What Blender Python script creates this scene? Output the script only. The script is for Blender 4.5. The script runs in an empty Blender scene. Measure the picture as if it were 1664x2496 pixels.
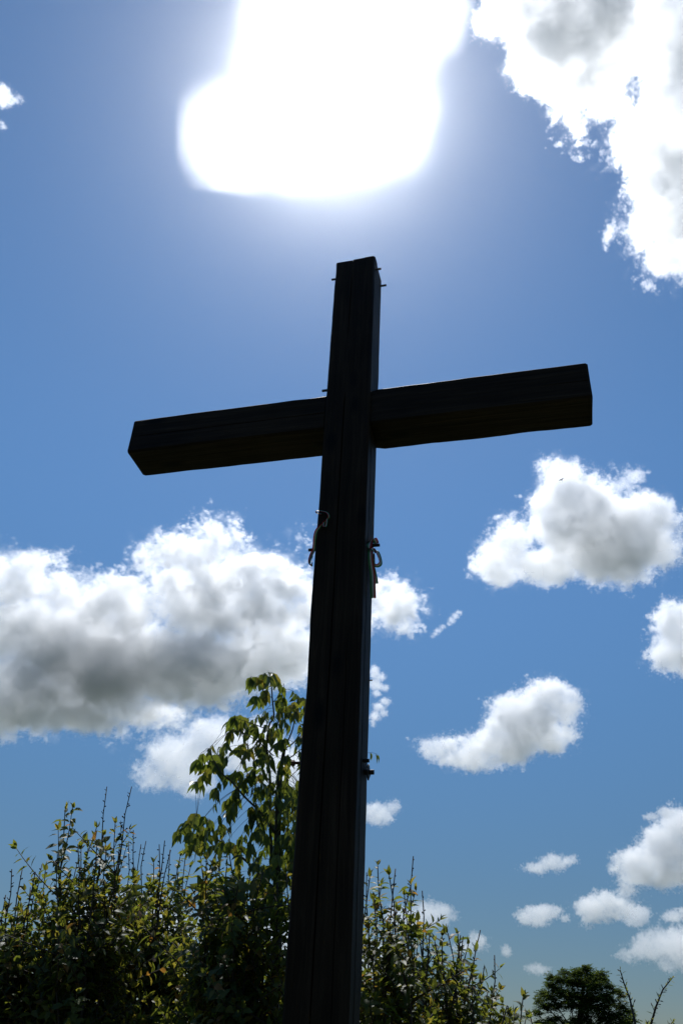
import bpy, bmesh, math, random
from mathutils import Vector, Matrix, Quaternion, noise
from math import radians as R, sin, cos, pi, sqrt, atan2

S = bpy.context.scene
COL = S.collection
# ------------------------------------------------------------------ camera
EYE = Vector((0.0, 0.0, 1.6))
PITCH, ROLL, FPX = 0.5721, 0.0541, 2024.0        # measured on the photograph, in its own 1664 x 2496 pixels
_f = Vector((0, cos(PITCH), sin(PITCH))); _u = Vector((0, -sin(PITCH), cos(PITCH))); _r = Vector((1, 0, 0))
CR = cos(ROLL)*_r + sin(ROLL)*_u
CU = -sin(ROLL)*_r + cos(ROLL)*_u
CF = _f
def ray(px, py):
    return (CF + CR*((px-832)/FPX) + CU*((1248-py)/FPX)).normalized()
def at(px, py, dist):
    """the point that far along the ground (horizontal distance) seen at that pixel"""
    d = ray(px, py)
    return EYE + d*(dist/sqrt(d.x*d.x + d.y*d.y))
cam = bpy.data.cameras.new('camera'); camo = bpy.data.objects.new('camera', cam); COL.objects.link(camo)
camo.matrix_world = Matrix(((CR.x, CU.x, -CF.x, EYE.x), (CR.y, CU.y, -CF.y, EYE.y), (CR.z, CU.z, -CF.z, EYE.z), (0, 0, 0, 1)))
cam.sensor_fit = 'VERTICAL'; cam.sensor_height = 22.2; cam.sensor_width = 14.8
cam.lens = 22.2*FPX/2496.0
cam.clip_start = 0.05; cam.clip_end = 60000
S.camera = camo
# ------------------------------------------------------------------ sun, sky, exposure
SUN = ray(806, 232)
SUN_EL = math.asin(SUN.z); SUN_AZ = atan2(SUN.x, SUN.y)
w = bpy.data.worlds.new('World'); S.world = w; w.use_nodes = True
nt = w.node_tree; nt.nodes.clear()
sky = nt.nodes.new('ShaderNodeTexSky'); sky.sky_type = 'NISHITA'; sky.sun_disc = False
sky.sun_elevation = SUN_EL; sky.sun_rotation = SUN_AZ
sky.altitude = 1000; sky.air_density = 1.0; sky.dust_density = 0.22; sky.ozone_density = 5.0
bg = nt.nodes.new('ShaderNodeBackground'); bg.inputs[1].default_value = 0.113
hs = nt.nodes.new('ShaderNodeHueSaturation'); hs.inputs['Hue'].default_value = 0.494; hs.inputs['Saturation'].default_value = 1.12; hs.inputs['Value'].default_value = 1.0
tc = nt.nodes.new('ShaderNodeTexCoord'); sx = nt.nodes.new('ShaderNodeSeparateXYZ')
mr = nt.nodes.new('ShaderNodeMapRange'); mr.interpolation_type = 'SMOOTHSTEP'    # gradient painted into the sky, darkening it towards the horizon
for i, v in zip((1, 2, 3, 4), (-0.12, 0.62, 0.22, 1.0)): mr.inputs[i].default_value = v
mu = nt.nodes.new('ShaderNodeVectorMath'); mu.operation = 'SCALE'
nt.links.new(tc.outputs['Generated'], sx.inputs[0]); nt.links.new(sx.outputs['Z'], mr.inputs[0])
nt.links.new(sky.outputs[0], hs.inputs['Color']); nt.links.new(hs.outputs[0], mu.inputs[0]); nt.links.new(mr.outputs[0], mu.inputs['Scale'])
wo = nt.nodes.new('ShaderNodeOutputWorld')
nt.links.new(mu.outputs[0], bg.inputs[0]); nt.links.new(bg.outputs[0], wo.inputs[0])
sl = bpy.data.lights.new('sun', 'SUN'); sl.energy = 4.8; sl.angle = R(0.53); sl.color = (1.0, 0.98, 0.945)
so = bpy.data.objects.new('sun', sl); COL.objects.link(so)
so.rotation_euler = SUN.to_track_quat('Z', 'Y').to_euler(); so.location = (0, 0, 30)
S.view_settings.view_transform = 'Standard'; S.view_settings.look = 'None'
S.view_settings.exposure = 0.0; S.view_settings.gamma = 1.0
S.render.engine = 'CYCLES'
S.cycles.use_denoising = True
S.cycles.volume_bounces = 7; S.cycles.max_bounces = 12; S.cycles.transparent_max_bounces = 16
S.cycles.volume_step_rate = 2.5
# ------------------------------------------------------------------ clouds: real volumes hanging far away
def tag(o, label=None, cat=None, group=None, kind=None):
    if label: o['label'] = label
    if cat: o['category'] = cat
    if group: o['group'] = group
    if kind: o['kind'] = kind
    return o
def cloud_material(name, dens, g):
    m = bpy.data.materials.new(name); m.use_nodes = True
    t = m.node_tree; t.nodes.clear()
    v = t.nodes.new('ShaderNodeVolumePrincipled'); out = t.nodes.new('ShaderNodeOutputMaterial')
    v.inputs['Color'].default_value = (.986, .993, 1, 1); v.inputs['Density'].default_value = dens*0.62  # faint blue put into the vapour colour, standing for airlight in between
    v.inputs['Anisotropy'].default_value = g
    t.links.new(v.outputs[0], out.inputs['Volume'])
    return m
def make_cloud(label, blobs, dist, tau=8.0, g=0.65, thick=0.8, edge=0.10, amp=0.6, nscale=1.0, vox=2.3, wisp=0.16, belly=0.0, seed=0.0, octaves=8.0, rough=0.74, holes=0.0, soft=0.0, maxres=220):
    """blobs: (px, py, rx, ry[, depth factor]) in photograph pixels, laid out at 'dist' metres; tau: optical depth through a mid blob"""
    n = len(blobs)
    cx = (min(b[0]-b[2] for b in blobs)+max(b[0]+b[2] for b in blobs))/2
    cy = (min(b[1]-b[3] for b in blobs)+max(b[1]+b[3] for b in blobs))/2
    d = ray(cx, cy)
    X = d.cross(Vector((0, 0, 1))).normalized(); Z = X.cross(d).normalized(); Y = d
    s = dist/FPX/d.dot(CF)                                      # metres per photograph pixel there
    M = Matrix(((X.x, Y.x, Z.x, EYE.x+d.x*dist), (X.y, Y.y, Z.y, EYE.y+d.y*dist), (X.z, Y.z, Z.z, EYE.z+d.z*dist), (0, 0, 0, 1)))
    rng = random.Random(int(seed*977)+n)
    el = []
    for b in blobs:
        dd = ray(b[0], b[1]); p = dd*(dist/dd.dot(d))
        tk = b[4] if len(b) > 4 else 1.0
        m_ = min(b[2], b[3])*0.65+max(b[2], b[3])*0.35
        el.append((Vector((p.dot(X), rng.uniform(-.25, .25)*m_*s, p.dot(Z))), Vector((b[2]*s, m_*s*thick*tk, b[3]*s))))
    size = sorted(max(e[1].x, e[1].z) for e in el)[-1-n//3]     # a typical big lobe
    mar = size*amp*0.55
    lo = Vector([min(e[0][i]-e[1][i] for e in el)-mar for i in range(3)])
    hi = Vector([max(e[0][i]+e[1][i] for e in el)+mar for i in range(3)])
    res = [max(10, min(maxres, int((hi[i]-lo[i])/(vox*s)))) for i in range(3)]
    res[1] = max(10, int(res[1]*0.6))
    me = bpy.data.volumes.new('cloud')
    o = bpy.data.objects.new('cloud', me); COL.objects.link(o); o.matrix_world = M
    ng = bpy.data.node_groups.new('cloud_field', 'GeometryNodeTree')
    ng.interface.new_socket('Geometry', in_out='INPUT', socket_type='NodeSocketGeometry')
    ng.interface.new_socket('Geometry', in_out='OUTPUT', socket_type='NodeSocketGeometry')
    N = ng.nodes; L = ng.links
    def math_(op, a, b=None, c=None):
        k = N.new('ShaderNodeMath'); k.operation = op
        for i, q in enumerate((a, b, c)):
            if q is None: continue
            if hasattr(q, 'links'): L.new(q, k.inputs[i])
            else: k.inputs[i].default_value = q
        return k.outputs[0]
    def vec(op, a, b):
        k = N.new('ShaderNodeVectorMath'); k.operation = op
        for i, q in enumerate((a, b)):
            if q is None: continue
            if hasattr(q, 'links'): L.new(q, k.inputs[i])
            else: k.inputs[i].default_value = q
        return k
    pos = N.new('GeometryNodeInputPosition').outputs[0]
    sd = None
    for c, r in el:
        v = vec('SUBTRACT', pos, tuple(c)).outputs[0]
        v = vec('DIVIDE', v, tuple(r)).outputs[0]
        ln = vec('LENGTH', v, None).outputs['Value']
        q = math_('MULTIPLY', math_('SUBTRACT', ln, 1.0), (r.x+r.y+r.z)/3/size)   # distance in lobe units
        sd = q if sd is None else math_('SMOOTH_MIN', sd, q, 0.18)
    def tex(scale, oc, off):
        k = N.new('ShaderNodeTexNoise'); k.noise_dimensions = '3D'
        L.new(vec('ADD', pos, (off*size, off*1.7*size, -off*size)).outputs[0], k.inputs['Vector'])
        k.inputs['Scale'].default_value = scale/size; k.inputs['Detail'].default_value = oc
        k.inputs['Roughness'].default_value = rough
        return k.outputs[0]
    f1 = math_('SUBTRACT', tex(1.4*nscale, octaves, seed*13.7+3), 0.5)
    b1 = math_('ABSOLUTE', math_('SUBTRACT', tex(2.6*nscale, 4.0, seed*7.1+41), 0.5))      # round bulges with sharp creases between
    b2 = math_('ABSOLUTE', math_('SUBTRACT', tex(7.5*nscale, 5.0, seed*5.3+11), 0.5))
    disp = math_('ADD', math_('MULTIPLY', f1, 2.4*amp), math_('MULTIPLY', math_('SUBTRACT', b1, 0.09), -2.0*amp))
    disp = math_('ADD', disp, math_('MULTIPLY', math_('SUBTRACT', b2, 0.09), -1.3*amp))
    sd0 = sd
    sd = math_('ADD', sd, math_('SUBTRACT', disp, 0.05*amp+0.30*edge))
    raw = sd0
    den = math_('MULTIPLY', sd, -1.0/edge)
    mr = N.new('ShaderNodeMapRange'); mr.interpolation_type = 'SMOOTHSTEP' if soft else 'LINEAR'; mr.clamp = True
    L.new(den, mr.inputs[0])
    den = mr.outputs[0]
    # torn, thin vapour fraying off the rim
    f3 = math_('SUBTRACT', tex(3.2*nscale, octaves, seed*4.9+23), 0.5)
    ws = math_('ADD', raw, math_('ADD', math_('MULTIPLY', f3, 3.6*amp), 0.02))
    wm = N.new('ShaderNodeMapRange'); wm.clamp = True; L.new(math_('MULTIPLY', ws, -2.2), wm.inputs[0])
    den = math_('MAXIMUM', den, math_('MULTIPLY', wm.outputs[0], wisp))
    if holes:
        h = math_('MULTIPLY', math_('SUBTRACT', tex(1.9*nscale, 3.5, seed*3.3+77), 0.5-0.06), 9.0)
        k = math_('MINIMUM', math_('MAXIMUM', h, 0.0), 1.0)
        if belly:                                             # the lower part of a big cloud is solid and denser
            sz = N.new('ShaderNodeSeparateXYZ'); L.new(pos, sz.inputs[0])
            bm_ = N.new('ShaderNodeMapRange'); bm_.interpolation_type = 'SMOOTHSTEP'; bm_.clamp = True
            L.new(math_('ADD', sz.outputs['Z'], math_('MULTIPLY', f3, 0.9*size)), bm_.inputs[0])
            zb = lo.z+(hi.z-lo.z)*belly
            bm_.inputs[1].default_value = zb+.22*(hi.z-lo.z); bm_.inputs[2].default_value = zb-.12*(hi.z-lo.z)
            k = math_('MAXIMUM', k, math_('MULTIPLY', bm_.outputs[0], 0.62))
        den = math_('MULTIPLY', den, math_('ADD', 1-holes, math_('MULTIPLY', k, holes)))
    vc = N.new('GeometryNodeVolumeCube'); L.new(den, vc.inputs['Density'])
    vc.inputs['Min'].default_value = lo; vc.inputs['Max'].default_value = hi
    for i, a in enumerate(('X', 'Y', 'Z')): vc.inputs['Resolution '+a].default_value = res[i]
    sm = N.new('GeometryNodeSetMaterial'); L.new(vc.outputs[0], sm.inputs[0])
    mat = cloud_material('cloud_vapour', tau/(2*size*thick), g); sm.inputs['Material'].default_value = mat
    me.materials.append(mat)
    gi = N.new('NodeGroupInput'); go = N.new('NodeGroupOutput'); L.new(sm.outputs[0], go.inputs[0])
    md = o.modifiers.new('cloud_field', 'NODES'); md.node_group = ng
    tag(o, label, 'cloud', 'clouds in the sky')
    return o
Q = 1.0612                                      # the outlines below were read on a 1568 pixel wide copy of the photograph
def cl(label, blobs, H=1100.0, **k):
    bl = [(b[0]*Q, b[1]*Q, b[2]*Q, b[3]*Q)+tuple(b[4:]) for b in blobs]
    cx = sum(b[0] for b in bl)/len(bl); cy = sum(b[1] for b in bl)/len(bl)
    return make_cloud(label, bl, H/max(0.12, ray(cx, cy).z), seed=len(label)+cx*.013, **k)
cl('large white cloud with a grey belly nearest the sun, top right',
   [(1215,10,80,55),(1265,95,78,80),(1330,60,110,100),(1340,170,75,65),(1385,90,48,75),(1322,280,26,42,.5),(1395,215,50,45,.6)], tau=10.5, amp=.8, holes=.5)
cl('tall bank of cloud running down the upper right edge',
   [(1555,60,75,105),(1590,200,85,115),(1500,330,70,65),(1570,400,95,110),(1535,500,75,70),(1550,570,60,55)], tau=12.5, amp=.8, holes=.5)
cl('slanting wisp beside the tall bank of cloud', [(1408,512,5,11),(1402,526,8,12),(1396,542,10,12),(1391,554,7,9),(1389,566,4,8)], tau=1.6, amp=1.1, edge=.4, vox=1.8, wisp=.3)
cl('puffy cloud with a raised head, right of the crossbeam',
   [(1150,1290,62,52),(1180,1235,48,52),(1285,1110,48,60),(1320,1190,100,95),(1405,1240,125,95),(1480,1200,75,65),(1500,1260,48,55),(1420,1310,36,38),(1420,1115,45,32,.6),(1250,1300,85,42)], tau=10, amp=.75, holes=.55, belly=.3)
cl('broad dark bellied cloud bank behind the post on the left',
   [(30,1340,90,72),(130,1365,80,52),(90,1450,140,90),(40,1590,130,85),(250,1400,110,75),(230,1530,170,110),(395,1285,75,55),(490,1255,70,62),(590,1310,90,62),(480,1380,140,90),(430,1530,170,85),(650,1380,110,80),(620,1500,130,75),(780,1400,110,65),(890,1390,72,58),(180,1640,120,36),(330,1630,90,40),(270,1685,40,18,.5),(690,1245,26,20,.5)], tau=19, amp=.8, holes=.84, belly=.42, vox=2.6, maxres=300)
cl('smaller cloud tucked under the broad dark bellied bank',
   [(500,1690,72,45),(420,1740,85,50),(350,1770,45,32),(430,1798,60,28),(580,1720,80,60),(650,1770,70,50)], tau=6.5, amp=.75, holes=.4)
cl('cloud cut off by the right edge, level with the puffy one beside it', [(1560,1450,50,60),(1530,1508,36,30),(1590,1500,60,52)], tau=12, amp=.75, holes=.55)
cl('leaning cloud with a thin tail to its left, right of the post',
   [(1005,1715,45,22),(1075,1740,65,26),(1150,1712,80,45),(1200,1655,80,60),(1255,1610,55,50),(1300,1625,38,42),(1260,1690,50,38)], tau=12, amp=.75, holes=.55)
cl('small round cloud touching the right side of the post', [(868,1870,32,22),(902,1855,18,15)], tau=4, amp=.8)
cl('small flat cloud alone in the lower right sky', [(1230,1995,28,11),(1270,1982,28,16),(1300,1976,18,9)], tau=4, amp=.8)
cl('stacked cloud climbing the lower right edge of the picture',
   [(1562,1900,40,36),(1528,1945,48,35),(1475,1988,48,34),(1540,1998,56,30),(1358,2090,32,20),(1408,2077,38,23),(1442,2050,24,17),(1398,2103,26,10)], tau=12, amp=.75, holes=.55)
cl('little cloud hanging under the stacked cloud', [(1458,2103,24,17),(1472,2095,14,14)], tau=4, amp=.8)
cl('pair of tiny puffs above the stacked cloud', [(1498,1876,16,7),(1527,1867,17,11)], tau=3, amp=.7)
cl('hooked small cloud above the round distant tree', [(1212,2106,22,14),(1245,2096,34,14),(1238,2114,20,12),(1278,2090,14,7),(1300,2110,9,6)], tau=4, amp=.8)
cl('short cloud at the right edge above the lowest bank', [(1545,2105,22,11),(1570,2098,18,9)], tau=4, amp=.8)
cl('lowest cloud bank at the right edge', [(1480,2183,36,16),(1528,2168,42,24),(1565,2178,40,34),(1538,2220,22,10),(1440,2195,16,6)], tau=6.5, amp=.75, holes=.4)
cl('pale cloud behind the bare twigs right of the post', [(925,2110,32,20),(990,2100,42,22),(955,2122,40,14)], tau=4, amp=.8)
cl('pale puff behind the right hand bush', [(1095,2163,20,16),(1068,2176,22,12)], tau=2.5, amp=.8)
cl('faintest speck of cloud left of the round tree', [(1162,2184,10,10)], tau=1.6, amp=.8)
cl('low puff over the left shoulder of the round tree', [(1235,2226,24,9)], tau=2.5, amp=.8)
cl('torn wisp at the left edge beside the sun', [(6,212,13,14),(14,222,13,11),(2,232,14,9),(32,228,10,5),(44,222,8,4),(4,286,8,5)], tau=1.6, amp=1.1, edge=.4, vox=1.8, wisp=.3)
cl('two slanting wisps between post and puffy cloud', [(1053,1407,9,6),(1045,1415,10,7),(1037,1425,9,8),(1031,1432,6,6),(1016,1440,8,5),(1007,1448,9,6),(999,1456,8,5),(993,1462,5,4)], tau=1.5, amp=1.1, edge=.4, vox=1.6, wisp=.3)
cl('two ragged scraps of cloud along the right side of the post', [(860,1545,12,16),(872,1555,13,10),(862,1572,14,14),(880,1580,12,8),(864,1592,10,8),(884,1612,13,9),(870,1624,14,11),(880,1638,10,8),(862,1645,13,12),(856,1660,8,8)], tau=2.6, amp=1.1, edge=.3, vox=1.8, wisp=.3)
cl('pale cloud low behind the left hand bushes', [(310,2085,80,26),(240,2110,70,26),(400,2130,80,30)], tau=4, amp=.8)
cl('pale cloud low behind the young tree', [(650,2150,60,40),(700,2190,80,40),(840,2200,70,30)], tau=4, amp=.8)
# bright cloud, its lobes also shaped to give the sun's glare: it stands round the sun, which shines out of the gap in its middle
cl('dazzling white cloud that the sun breaks through above the cross',
   [(530,325,80,74),(640,338,90,58),(740,330,90,50),(840,310,85,56),(900,265,58,75),(640,180,60,95),(885,170,60,95),(770,60,135,70),(915,75,72,58),(990,25,55,50)], H=1300, tau=1.5, amp=.35, edge=2.0, soft=1, wisp=.3, g=.8)
def veil():
    """a thin even sheet of ice haze high up in front of the sun, denser towards its middle"""
    me = bpy.data.meshes.new('sun_glow_haze'); bm = bmesh.new(); bmesh.ops.create_uvsphere(bm, u_segments=48, v_segments=24, radius=1.0); bm.to_mesh(me); bm.free()
    o = bpy.data.objects.new('sun_glow_haze', me); COL.objects.link(o)
    D = 7000.0; d = SUN; X = d.cross(Vector((0, 0, 1))).normalized(); Z = X.cross(d).normalized(); c = EYE+d*D
    r = 6600.0; t = 260.0
    o.matrix_world = Matrix(((X.x*r, d.x*t, Z.x*r, c.x), (X.y*r, d.y*t, Z.y*r, c.y), (X.z*r, d.z*t, Z.z*r, c.z), (0, 0, 0, 1)))
    me.materials.append(cloud_material('glow_haze', 0.029/0.62/(2*t), 0.95))
    tag(o, 'thin sheet of haze added to make the glow round the sun', 'haze', None, 'stuff')
veil()
# ------------------------------------------------------------------ mesh helpers
class MB:
    def __init__(self): self.v = []; self.f = []; self.t = []; self.m = []
    def add(self, vs, fs, tint=0.5, mat=0):
        n = len(self.v); self.v += [tuple(p) for p in vs]
        for q in fs: self.f.append(tuple(i+n for i in q)); self.t.append(tint); self.m.append(mat)
    def tube(self, pts, rad, sides=6, cap=True):
        pts = [Vector(p) for p in pts]
        if not isinstance(rad, (list, tuple)): rad = [rad]*len(pts)
        vs = []; fs = []; N = None
        for i, p in enumerate(pts):
            T = (pts[min(i+1, len(pts)-1)]-pts[max(i-1, 0)])
            T = T.normalized() if T.length > 1e-9 else Vector((0, 0, 1))
            if N is None:
                N = T.orthogonal().normalized()
            else:
                N = (N-T*N.dot(T)); N = N.normalized() if N.length > 1e-6 else T.orthogonal().normalized()
            B = T.cross(N)
            for k in range(sides):
                a = 2*pi*k/sides; vs.append(p+(N*cos(a)+B*sin(a))*rad[i])
        for i in range(len(pts)-1):
            for k in range(sides):
                a = i*sides+k; b = i*sides+(k+1) % sides
                fs.append((a, b, b+sides, a+sides))
        if cap:
            fs.append(tuple(range(sides))[::-1]); fs.append(tuple((len(pts)-1)*sides+k for k in range(sides)))
        self.add(vs, fs)
    def leaf(self, base, dirv, up, L, W, droop=0.4, fold=0.25, tint=0.5):
        """one leaf blade: pointed, folded along its midrib and bent down along its length"""
        d = dirv.normalized(); s = d.cross(up)
        s = s.normalized() if s.length > 1e-4 else d.orthogonal().normalized()
        n = s.cross(d)
        prof = ((0.0, 0.0), (0.26, 0.90), (0.55, 0.84), (1.0, 0.0))
        def c(t): return base+d*(L*(t-0.18*droop*t*t))-n*(L*droop*0.5*t*t)
        vs = [c(0)]
        for t, wd in prof[1:3]:
            p = c(t); h = W*wd*0.5
            vs += [p-s*h+n*(h*fold), p, p+s*h+n*(h*fold)]
        vs.append(c(1.0))
        self.add(vs, [(0, 2, 1), (0, 3, 2), (1, 2, 5, 4), (2, 3, 6, 5), (4, 5, 7), (5, 6, 7)], tint)
    def build(self, name, mats, parent=None, smooth=True):
        me = bpy.data.meshes.new(name); me.from_pydata(self.v, [], self.f); me.update()
        if not isinstance(mats, (list, tuple)): mats = [mats]
        for q in mats: me.materials.append(q)
        if len(mats) > 1: me.polygons.foreach_set('material_index', self.m)
        if smooth: me.polygons.foreach_set('use_smooth', [True]*len(self.f))
        a = me.attributes.new('tint', 'FLOAT', 'FACE'); a.data.foreach_set('value', self.t)
        o = bpy.data.objects.new(name, me); COL.objects.link(o)
        if parent: o.parent = parent
        return o
def empty(name, loc=(0, 0, 0), rz=0.0):
    o = bpy.data.objects.new(name, None); o.location = loc; o.rotation_euler = (0, 0, rz); o.empty_display_size = 0.3; COL.objects.link(o); return o
def local(parent, mb):
    """moves a builder's world points into a parent that only has a location"""
    l = Vector(parent.location); mb.v = [tuple(Vector(p)-l) for p in mb.v]; return mb
def bez(a, b, c, n=8):
    return [(1-t)*(1-t)*a+2*t*(1-t)*b+t*t*c for t in [i/n for i in range(n+1)]]

# ------------------------------------------------------------------ materials
def newmat(name):
    m = bpy.data.materials.new(name); m.use_nodes = True; t = m.node_tree; t.nodes.clear()
    return m, t, t.nodes.new('ShaderNodeOutputMaterial')
def ramp(t, fac, stops):
    r = t.nodes.new('ShaderNodeValToRGB'); t.links.new(fac, r.inputs[0])
    e = r.color_ramp.elements
    e[0].position, e[0].color = stops[0][0], (*stops[0][1], 1); e[1].position, e[1].color = stops[-1][0], (*stops[-1][1], 1)
    for p, c in stops[1:-1]:
        q = e.new(p); q.color = (*c, 1)
    return r.outputs[0]
def leaf_mat(name, stops, trans, rough=0.42, tmix=0.45, spec=0.4):
    m, t, out = newmat(name)
    at_ = t.nodes.new('ShaderNodeAttribute'); at_.attribute_name = 'tint'
    col = ramp(t, at_.outputs['Fac'], stops)
    p = t.nodes.new('ShaderNodeBsdfPrincipled'); t.links.new(col, p.inputs['Base Color']); p.inputs['Roughness'].default_value = rough
    p.inputs['Specular IOR Level'].default_value = spec
    tr = t.nodes.new('ShaderNodeBsdfTranslucent'); t.links.new(ramp(t, at_.outputs['Fac'], trans), tr.inputs[0])
    mx = t.nodes.new('ShaderNodeMixShader'); mx.inputs[0].default_value = tmix
    t.links.new(p.outputs[0], mx.inputs[1]); t.links.new(tr.outputs[0], mx.inputs[2]); t.links.new(mx.outputs[0], out.inputs[0])
    return m
def bark_mat(name, c1, c2, sc=30):
    m, t, out = newmat(name)
    tc = t.nodes.new('ShaderNodeTexCoord'); nz = t.nodes.new('ShaderNodeTexNoise'); nz.inputs['Scale'].default_value = sc; nz.inputs['Detail'].default_value = 5
    t.links.new(tc.outputs['Object'], nz.inputs['Vector'])
    p = t.nodes.new('ShaderNodeBsdfPrincipled'); t.links.new(ramp(t, nz.outputs[0], [(.35, c1), (.7, c2)]), p.inputs['Base Color']); p.inputs['Roughness'].default_value = .8
    b = t.nodes.new('ShaderNodeBump'); b.inputs['Strength'].default_value = .5; b.inputs['Distance'].default_value = .004
    t.links.new(nz.outputs[0], b.inputs['Height']); t.links.new(b.outputs[0], p.inputs['Normal']); t.links.new(p.outputs[0], out.inputs[0])
    return m
def wood_mat(name, along):
    """dark stained, weathered timber: grain runs along one axis, with darker streaks, knots and a few pale scuffs"""
    m, t, out = newmat(name); N = t.nodes
    tc = N.new('ShaderNodeTexCoord'); mp = N.new('ShaderNodeMapping'); t.links.new(tc.outputs['Object'], mp.inputs[0])
    sc = [26, 26, 26]; sc[along] = 1.1; mp.inputs['Scale'].default_value = sc
    n1 = N.new('ShaderNodeTexNoise'); n1.inputs['Scale'].default_value = 1.0; n1.inputs['Detail'].default_value = 7; n1.inputs['Roughness'].default_value = .65; n1.inputs['Distortion'].default_value = .6
    t.links.new(mp.outputs[0], n1.inputs['Vector'])
    mp2 = N.new('ShaderNodeMapping'); t.links.new(tc.outputs['Object'], mp2.inputs[0]); s2 = [110, 110, 110]; s2[along] = 3.0; mp2.inputs['Scale'].default_value = s2
    n2 = N.new('ShaderNodeTexNoise'); n2.inputs['Scale'].default_value = 1.0; n2.inputs['Detail'].default_value = 4; t.links.new(mp2.outputs[0], n2.inputs['Vector'])
    n3 = N.new('ShaderNodeTexNoise'); n3.inputs['Scale'].default_value = 2.3; n3.inputs['Detail'].default_value = 4; t.links.new(tc.outputs['Object'], n3.inputs['Vector'])
    c1 = ramp(t, n1.outputs[0], [(.3, (.0075, .0046, .003)), (.47, (.014, .009, .0056)), (.62, (.023, .015, .0098)), (.75, (.044, .030, .020))])
    c2 = ramp(t, n3.outputs[0], [(.35, (.75, .72, .72)), (.65, (1.25, 1.2, 1.15))])
    mx = N.new('ShaderNodeMix'); mx.data_type = 'RGBA'; mx.blend_type = 'MULTIPLY'; mx.inputs[0].default_value = 1.0
    t.links.new(c1, mx.inputs[6]); t.links.new(c2, mx.inputs[7])
    mp3 = N.new('ShaderNodeMapping'); t.links.new(tc.outputs['Object'], mp3.inputs[0]); s3 = [5.5, 5.5, 5.5]; s3[along] = 2.4; mp3.inputs['Scale'].default_value = s3
    kn = N.new('ShaderNodeTexVoronoi'); kn.inputs['Scale'].default_value = 1.0; t.links.new(mp3.outputs[0], kn.inputs['Vector'])
    km = N.new('ShaderNodeMapRange'); km.clamp = True; t.links.new(kn.outputs['Distance'], km.inputs[0]); km.inputs[1].default_value = .10; km.inputs[2].default_value = .26
    mk = N.new('ShaderNodeMix'); mk.data_type = 'RGBA'; mk.inputs[6].default_value = (.004, .003, .0025, 1); t.links.new(km.outputs[0], mk.inputs[0]); t.links.new(mx.outputs[2], mk.inputs[7])
    p = N.new('ShaderNodeBsdfPrincipled'); t.links.new(mk.outputs[2], p.inputs['Base Color'])
    p.inputs['Roughness'].default_value = .62; p.inputs['Specular IOR Level'].default_value = .08
    ad = N.new('ShaderNodeMath'); ad.operation = 'MULTIPLY_ADD'; t.links.new(n2.outputs[0], ad.inputs[0]); ad.inputs[1].default_value = .5; t.links.new(n1.outputs[0], ad.inputs[2])
    b = N.new('ShaderNodeBump'); b.inputs['Strength'].default_value = .8; b.inputs['Distance'].default_value = .006
    t.links.new(ad.outputs[0], b.inputs['Height']); t.links.new(b.outputs[0], p.inputs['Normal']); t.links.new(p.outputs[0], out.inputs[0])
    return m
def plain(name, c, rough=.6, metal=0.0, trans=0.0):
    m, t, out = newmat(name)
    tc = t.nodes.new('ShaderNodeTexCoord'); nz = t.nodes.new('ShaderNodeTexNoise'); nz.inputs['Scale'].default_value = 60; t.links.new(tc.outputs['Object'], nz.inputs['Vector'])
    p = t.nodes.new('ShaderNodeBsdfPrincipled')
    t.links.new(ramp(t, nz.outputs[0], [(.3, tuple(x*.8 for x in c)), (.7, tuple(min(1, x*1.15) for x in c))]), p.inputs['Base Color'])
    p.inputs['Roughness'].default_value = rough; p.inputs['Metallic'].default_value = metal
    if trans:
        tr = t.nodes.new('ShaderNodeBsdfTranslucent'); tr.inputs[0].default_value = (*c, 1)
        mx = t.nodes.new('ShaderNodeMixShader'); mx.inputs[0].default_value = trans
        t.links.new(p.outputs[0], mx.inputs[1]); t.links.new(tr.outputs[0], mx.inputs[2]); t.links.new(mx.outputs[0], out.inputs[0])
    else: t.links.new(p.outputs[0], out.inputs[0])
    return m

# ------------------------------------------------------------------ ground
def ground():
    m, t, out = newmat('meadow')
    tc = t.nodes.new('ShaderNodeTexCoord'); nz = t.nodes.new('ShaderNodeTexNoise'); nz.inputs['Scale'].default_value = .4; nz.inputs['Detail'].default_value = 9; nz.inputs['Roughness'].default_value = .7
    t.links.new(tc.outputs['Object'], nz.inputs['Vector'])
    p = t.nodes.new('ShaderNodeBsdfPrincipled'); p.inputs['Roughness'].default_value = .95; p.inputs['Specular IOR Level'].default_value = .1
    t.links.new(ramp(t, nz.outputs[0], [(.3, (.045, .062, .026)), (.5, (.075, .09, .045)), (.7, (.12, .12, .07))]), p.inputs['Base Color'])
    b = t.nodes.new('ShaderNodeBump'); b.inputs['Distance'].default_value = .05; t.links.new(nz.outputs[0], b.inputs['Height']); t.links.new(b.outputs[0], p.inputs['Normal'])
    t.links.new(p.outputs[0], out.inputs[0])
    mb = MB(); rings = [0, 2, 5, 10, 20, 45, 100, 300, 1000, 4000, 15000]; n = 48
    vs = [(0, 0, 0)]
    for r in rings[1:]:
        for k in range(n):
            a = 2*pi*k/n; x, y = r*cos(a), r*sin(a)
            vs.append((x, y, .10*noise.noise(Vector((x*.2, y*.2, 1)))*min(1, r/8)))
    fs = [(0, 1+k, 1+(k+1) % n) for k in range(n)]
    for i in range(len(rings)-2):
        for k in range(n):
            a = 1+i*n+k; b_ = 1+i*n+(k+1) % n; fs.append((a, a+n, b_+n, b_))
    mb.add(vs, fs); o = mb.build('ground', m); o['kind'] = 'structure'
ground()

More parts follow.
